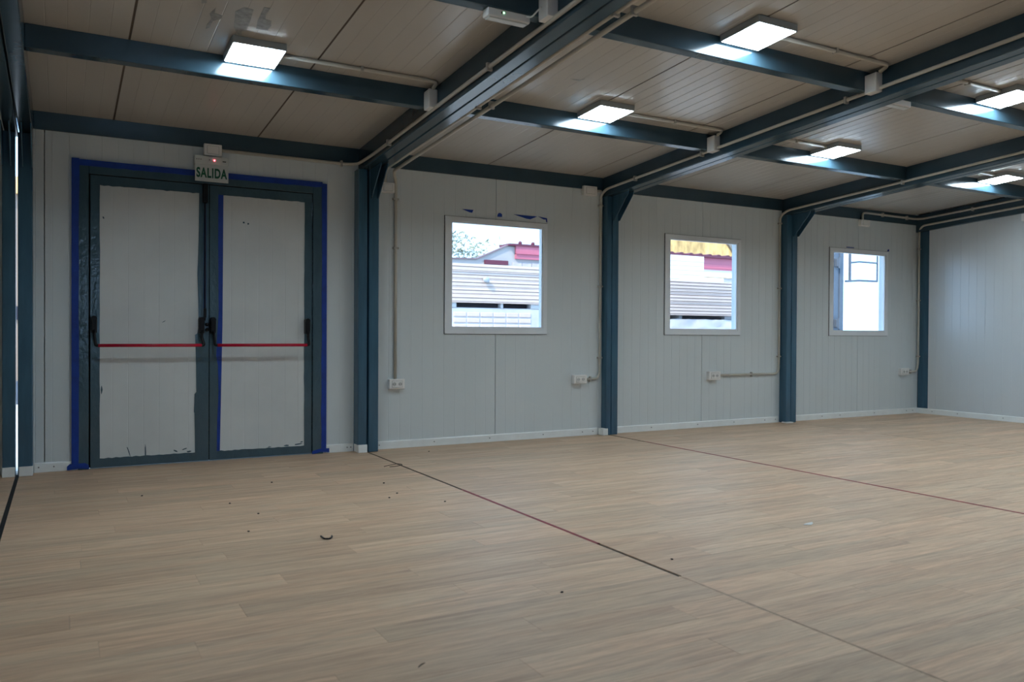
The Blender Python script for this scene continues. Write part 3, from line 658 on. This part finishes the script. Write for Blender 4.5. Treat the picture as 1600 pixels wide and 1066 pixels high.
# stack outside the first window
zz = [1.931, 1.816, 1.710, 1.600, 1.492, 1.384]
nth = ['topmost', 'second', 'third', 'fourth', 'fifth', 'sixth', 'seventh', 'eighth', 'ninth', 'tenth', 'lowest']
gs = 'white panels stacked outside the first window'
def panel_slab(x0, x1, y0, y1, z0, z1, lab, grp, lip=.35):
    R = root('stacked_panel', ((x0+x1)/2, (y0+y1)/2, z0), lab, 'panel', grp); h = z1-z0; j = random.uniform(-.012, .012)
    b = new(); box(b, x0, x1, y0+j, y1+j, z1-h*lip, z1-.002); obj('skin', b, 'outpanel', R)
    yy = y0+j; t = min(.010, h*.16)
    b = new(); prism(b, [(yy+.03, z0+.012), (yy+.03, z0+.012+t*.8), (yy+.003, z0+.012+t*.8), (yy+.003, z1-h*lip-t), (yy+.03, z1-h*lip-t), (yy+.03, z1-h*lip), (y1+j, z1-h*lip), (y1+j, z0+.012)], 'x', x0+.004, x1-.004); obj('foam_core', b, 'foam', R)
    b = new(); box(b, x0, x1, y0+j, y1+j, z0+.001, z0+.012); obj('skin', b, 'outpanel', R)
for i in range(5):
    panel_slab(1.6, 5.35, 4.0, 5.1, zz[i+1], zz[i], 'white sandwich panel, %s of the stack outside the first window' % nth[i] if i < 4 else 'white sandwich panel, bottom one of the stack outside the first window', gs)
for i, (xa, xb, lab) in enumerate(((2.2, 2.66, 'thick pale timber bearer under the panel stack, on the door side'), (3.36, 3.40, 'thin upright timber bearer in the gap under the panel stack'), (3.86, 4.4, 'thick pale timber bearer under the panel stack, on the second window side'))):
    b = new(); box(b, xa, xb, 4.02, 4.9, 1.316, 1.384, .006); obj('timber_bearer', b, 'bearer', label=lab, cat='timber', group='bearers under the first panel stack')
b = new(); box(b, 2.67, 3.355, 4.10, 4.9, 1.3165, 1.379, .01); obj('shade_filler', b, 'darkvoid', label='dark shade filler in the gap under the first panel stack', cat='shade filler')  # near-black block added to paint the shade under the stack
b = new(); box(b, 3.41, 3.85, 4.13, 4.9, 1.3165, 1.374, .01); obj('shade_filler', b, 'darkvoid', label='dark shade filler beyond the thin upright bearer under the first panel stack', cat='shade filler')  # same painted shade, past the thin bearer
R = root('wrapped_pallet', (3.3, 4.5, -.15), 'pallet of blocks under cloudy plastic wrap below the first window panel stack', 'pallet')
b = new(); box(b, 2.2, 4.6, 4.03, 5.0, .0, 1.316, .01); obj('wrap', b, 'wrap', R)
b = new(); box(b, 2.2, 4.6, 4.03, 5.0, -.15, -.001); obj('base', b, 'bearer', R)
for r in range(3):
    for c in range(6):
        b = new(); box(b, 2.62+c*.21, 2.81+c*.21, 4.018, 4.06, 1.19-r*.085, 1.25-r*.085, .006); obj('block', b, 'foam', R)
b = new(); bmesh.ops.create_icosphere(b, subdivisions=2, radius=.052)
for v in b.verts: v.co = Vector((3.10+v.co.x*(1+.3*noise.noise(v.co*30)), 3.965+v.co.y*.5, 1.712+v.co.z*(.9+.4*noise.noise(v.co*25+Vector((3, 1, 2))))))
obj('plastic_bag', b, 'bagm', label='crumpled pale plastic bag tucked into the side of the first panel stack', cat='bag', smooth=True)
# gabled brick shed and low wall behind
G = root('brick_shed', (7, 9.5, -.15), 'pale brick shed with a sloping gable and a red sheet band, beyond the panel stack', 'building')
b = new(); prism(b, [(4.2, -.15), (9.6, -.15), (9.6, 2.82), (6.2, 2.82), (5.46, 2.50), (4.2, 2.48)], 'y', 9.02, 9.30); obj('wall', b, 'mortar', G)
nb = 0
for r in range(10):
    z0 = 1.98+.085*r; x = 5.0+(.12 if r % 2 else 0)
    while x < 7.4:
        zt_ = 2.50+(x-5.46)*(.32/.74) if x > 5.46 else 2.47
        if z0+.075 < min(2.80, zt_) and not (x+.22 > 6.36 and z0+.075 > 2.54) and not (5.6 < x+.22 and x < 6.22 and z0+.075 > 2.40):
            if not nb:
                b = new(); box(b, 0, .228, 0, .03, 0, .075); bk = obj('brick', b, 'brick', G); bk.matrix_parent_inverse = ROOTS[G.name].inverted(); bk.location = (x, 9.0, z0)
            else:
                o = bk.copy(); COL.objects.link(o); o.location = (x, 9.0+random.uniform(-.004, .004), z0)
            nb += 1
        x += .24
b = new(); prism(b, [(4.1, 2.47), (5.46, 2.50), (6.2, 2.825), (6.2, 2.85), (5.45, 2.525), (4.1, 2.49)], 'y', 8.98, 9.12); obj('verge', b, 'verge', G)
b = new(); box(b, 6.38, 9.6, 8.96, 9.02, 2.555, 2.83); box(b, 6.38, 9.6, 8.93, 9.02, 2.66, 2.675); obj('red_band', b, 'roofred', G)
b = new(); box(b, 6.2, 9.7, 8.93, 9.4, 2.83, 2.875); obj('roof_edge', b, 'roofdark', G)
b = new(); box(b, 5.64, 6.19, 8.96, 9.02, 2.41, 2.50); obj('dark_lintel', b, 'roofdark', G)
b = new()
for x in (6.50, 6.82): bmesh.ops.create_uvsphere(b, u_segments=8, v_segments=6, radius=.045, matrix=Matrix.Translation((x, 9.0, 2.90)))
obj('ridge_knob', b, 'roofdark', G)
# tree
T = root('tree', (7.6, 14.3, -.15), 'sparse grey-green tree top showing above the stack in the first window', 'tree')
b = new(); tube(b, [(7.6, 14.3, -.15), (7.65, 14.3, 1.6), (7.5, 14.3, 2.7)], .09, 8); tube(b, [(7.62, 14.3, 1.6), (8.1, 14.2, 2.6), (8.3, 14.2, 3.2)], .04, 6); tube(b, [(7.6, 14.3, 1.8), (7.1, 14.4, 2.8)], .04, 6); obj('trunk', b, 'bark', T)
b = new(); rr = random.Random(5)
for i in range(900):
    x = rr.gauss(7.55, .62); y = 14.3+rr.gauss(0, .5); top = 3.62-.22*abs(x-7.3)+.18*math.sin(x*7)
    z = top-abs(rr.gauss(0, .5)); 
    if z < 1.6: continue
    a = Vector((rr.gauss(0, 1), rr.gauss(0, 1), rr.gauss(0, 1))).normalized(); q = a.orthogonal().normalized(); p = Vector((x, y, z)); l = rr.uniform(.05, .1)
    vs = [b.verts.new(p-a*l), b.verts.new(p+q*l*.35), b.verts.new(p+a*l), b.verts.new(p-q*l*.35)]; b.faces.new(vs)
obj('foliage', b, 'leaf', T, kind='stuff')
# stack outside the second window
gs2 = 'white panels stacked outside the second window'; z = 1.838; h = (1.838-1.268)/11
for i in range(11):
    panel_slab(5.75, 9.0, 4.0, 5.1, z-h*(i+1), z-h*i, 'thin white panel, %s of the stack outside the second window' % nth[i], gs2, .5)
for (xa, xb, lab) in ((5.9, 6.5, 'pale bearer under the second stack, on the first window side'), (6.72, 6.785, 'narrow pale bearer in the gap under the second stack'), (7.72, 8.6, 'pale bearer under the second stack, on the third window side')):
    b = new(); box(b, xa, xb, 4.09, 4.9, 1.208, 1.262, .006); obj('timber_bearer', b, 'bearer', label=lab, cat='timber', group='bearers under the second panel stack')
b = new(); box(b, 6.80, 7.70, 4.14, 4.9, 1.207, 1.256, .01); obj('shade_filler', b, 'darkvoid', label='long dark shade filler in the gap under the second panel stack', cat='shade filler')  # near-black block painting the shade under the second stack
R = root('wrapped_pallet', (7.3, 4.5, -.15), 'lumpy pallet under cloudy plastic wrap below the second window panel stack', 'pallet')
b = new(); bmesh.ops.create_grid(b, x_segments=40, y_segments=24, size=.5)
for v in b.verts:
    x, z_ = v.co.x, v.co.y; v.co = Vector((7.3+x*3.0, 4.02-.04*noise.noise(Vector((x*14, z_*9, 2)))-.03*noise.noise(Vector((x*40, z_*26, 5))), .53+z_*1.35+.012*noise.noise(Vector((x*60, 0, 0)))*(z_ > .4)))
obj('wrap', b, 'wrap', R, smooth=True)
b = new(); box(b, 5.85, 8.75, 4.08, 5.0, -.15, 1.19); obj('load', b, 'foam', R)
# white sheet crate on top, red eaved building and rust-yellow roof
b = new()
R = root('white_crate', (7.2, 5.6, 1.85), 'bundle of white sheets standing on the second panel stack', 'crate')
b = new(); box(b, 6.6, 8.08, 5.0, 5.12, 1.84, 2.368, .004); obj('sheet', b, 'whitewall', R)
for i in range(5):
    b = new(); box(b, 6.6, 8.082, 4.992, 5.0, 1.95+i*.08, 1.953+i*.08); obj('sheet_edge', b, 'foam', R)
b = new(); box(b, 7.35, 7.9, 4.3, 4.9, 1.84, 1.925, .01); obj('packing', b, 'whitewall', R)
H = root('red_eaved_building', (12, 9.6, -.15), 'low building with a dark red eave and red band, seen through the second window', 'building')
b = new(); box(b, 9.9, 15, 9.06, 12, -.15, 2.37); obj('wall', b, 'mortar', H)
b = new(); box(b, 9.9, 15, 9.03, 9.1, 2.385, 2.56); obj('white_band', b, 'whitewall', H)
b = new(); box(b, 9.9, 15, 9.0, 9.1, 2.56, 2.69); box(b, 9.9, 15, 8.985, 9.1, 2.60, 2.62); obj('red_band', b, 'pinkband', H)
b = new(); box(b, 9.9, 15, 9.02, 9.1, 2.69, 2.865); obj('mauve_band', b, 'roofred', H)
b = new(); box(b, 9.9, 15, 8.9, 9.1, 2.85, 2.905)
for i in range(17): prism(b, [(9.95+i*.3, 2.9), (10.0+i*.3, 2.935), (10.06+i*.3, 2.935), (10.11+i*.3, 2.9)], 'y', 8.9, 12.3)
obj('corrugated_eave', b, 'roofdark', H)
R = root('rusty_roof', (13.5, 15, -.15), 'rust-yellow sloping roof rising behind the red eaved building', 'building')
b = new(); prism(b, [(12.6, 0), (18.8, 0), (18.5, 3.4), (17.55, 4.45), (12.6, 4.45)], 'y', 14.6, 15.6)
obj('gable', b, 'ochre', R)
b = new(); prism(b, [(17.50, 4.40), (17.58, 4.50), (18.58, 3.4), (18.48, 3.35)], 'y', 14.5, 15.7); obj('verge', b, 'bark', R)
b = new(); box(b, 12.7, 18.7, 14.7, 15.5, -.15, .1); obj('base', b, 'mortar', R)
# container corner, rack and white wall outside the third window
K = root('shipping_container', (7.5, 2.6, -.15), 'blue-grey container corner with hinges, close outside the third window', 'container')
b = new(); box(b, 7.20, 8.085, 2.0, 2.7, -.15, 5.9, .01); obj('body', b, 'blueframe', K)  # unseen upper part added above window height to block the sun
b = new(); box(b, 8.0, 8.085, 1.985, 2.02, -.15, 5.9, .006); obj('door_edge', b, 'blueframe', K)
for z in (1.13, 2.03):
    b = new(); box(b, 7.90, 7.985, 1.95, 2.02, z-.06, z+.06, .008); tube(b, [(7.94, 1.95, z-.08), (7.94, 1.95, z+.08)], .016, 8); obj('hinge', b, 'blueframe', K)
F = root('railing_rack', (8.5, 2.0, -.15), 'pale steel tube rack fixed beside the blue-grey container', 'rack')
b = new(); tube(b, [(8.10, 1.965, 1.762), (8.42, 1.98, 1.785), (8.87, 2.0, 1.79)], .016, 8); obj('rail', b, 'blueframe', F)
b = new(); tube(b, [(8.215, 1.98, 2.045), (8.43, 1.98, 2.07), (8.87, 2.0, 2.07)], .014, 8); obj('rail', b, 'blueframe', F)
b = new(); tube(b, [(8.215, 1.98, 1.77), (8.215, 1.98, 2.8)], .020, 8); obj('post', b, 'blueframe', F)
b = new(); tube(b, [(8.87, 2.0, 1.78), (8.87, 2.0, 2.8)], .014, 8); obj('post', b, 'blueframe', F)
b = new(); tube(b, [(8.10, 1.99, 2.75), (8.87, 2.0, 2.78)], .014, 8); obj('rail', b, 'blueframe', F)
# cabin glimpsed through the slit between the twin posts
R = root('site_cabin', (-2.7, 8.4, -.15), 'cream site cabin glimpsed through the slit of the twin column', 'building')
b = new(); box(b, -4.2, -1.2, 8.0, 10, .2, 3.0); obj('wall', b, 'cream', R)
b = new(); box(b, -4.3, -1.1, 7.9, 10.1, 3.0, 3.25); obj('roof', b, 'ochre', R)
b = new(); box(b, -4.2, -1.2, 7.97, 8.01, 1.12, 1.32); obj('dark_band', b, 'darkvoid', R)
b = new(); box(b, -4.2, -1.2, 7.99, 10, -.15, .2); obj('base', b, 'blueframe', R)
print('planks', len(vis), len(rest), 'objects', len(bpy.data.objects))
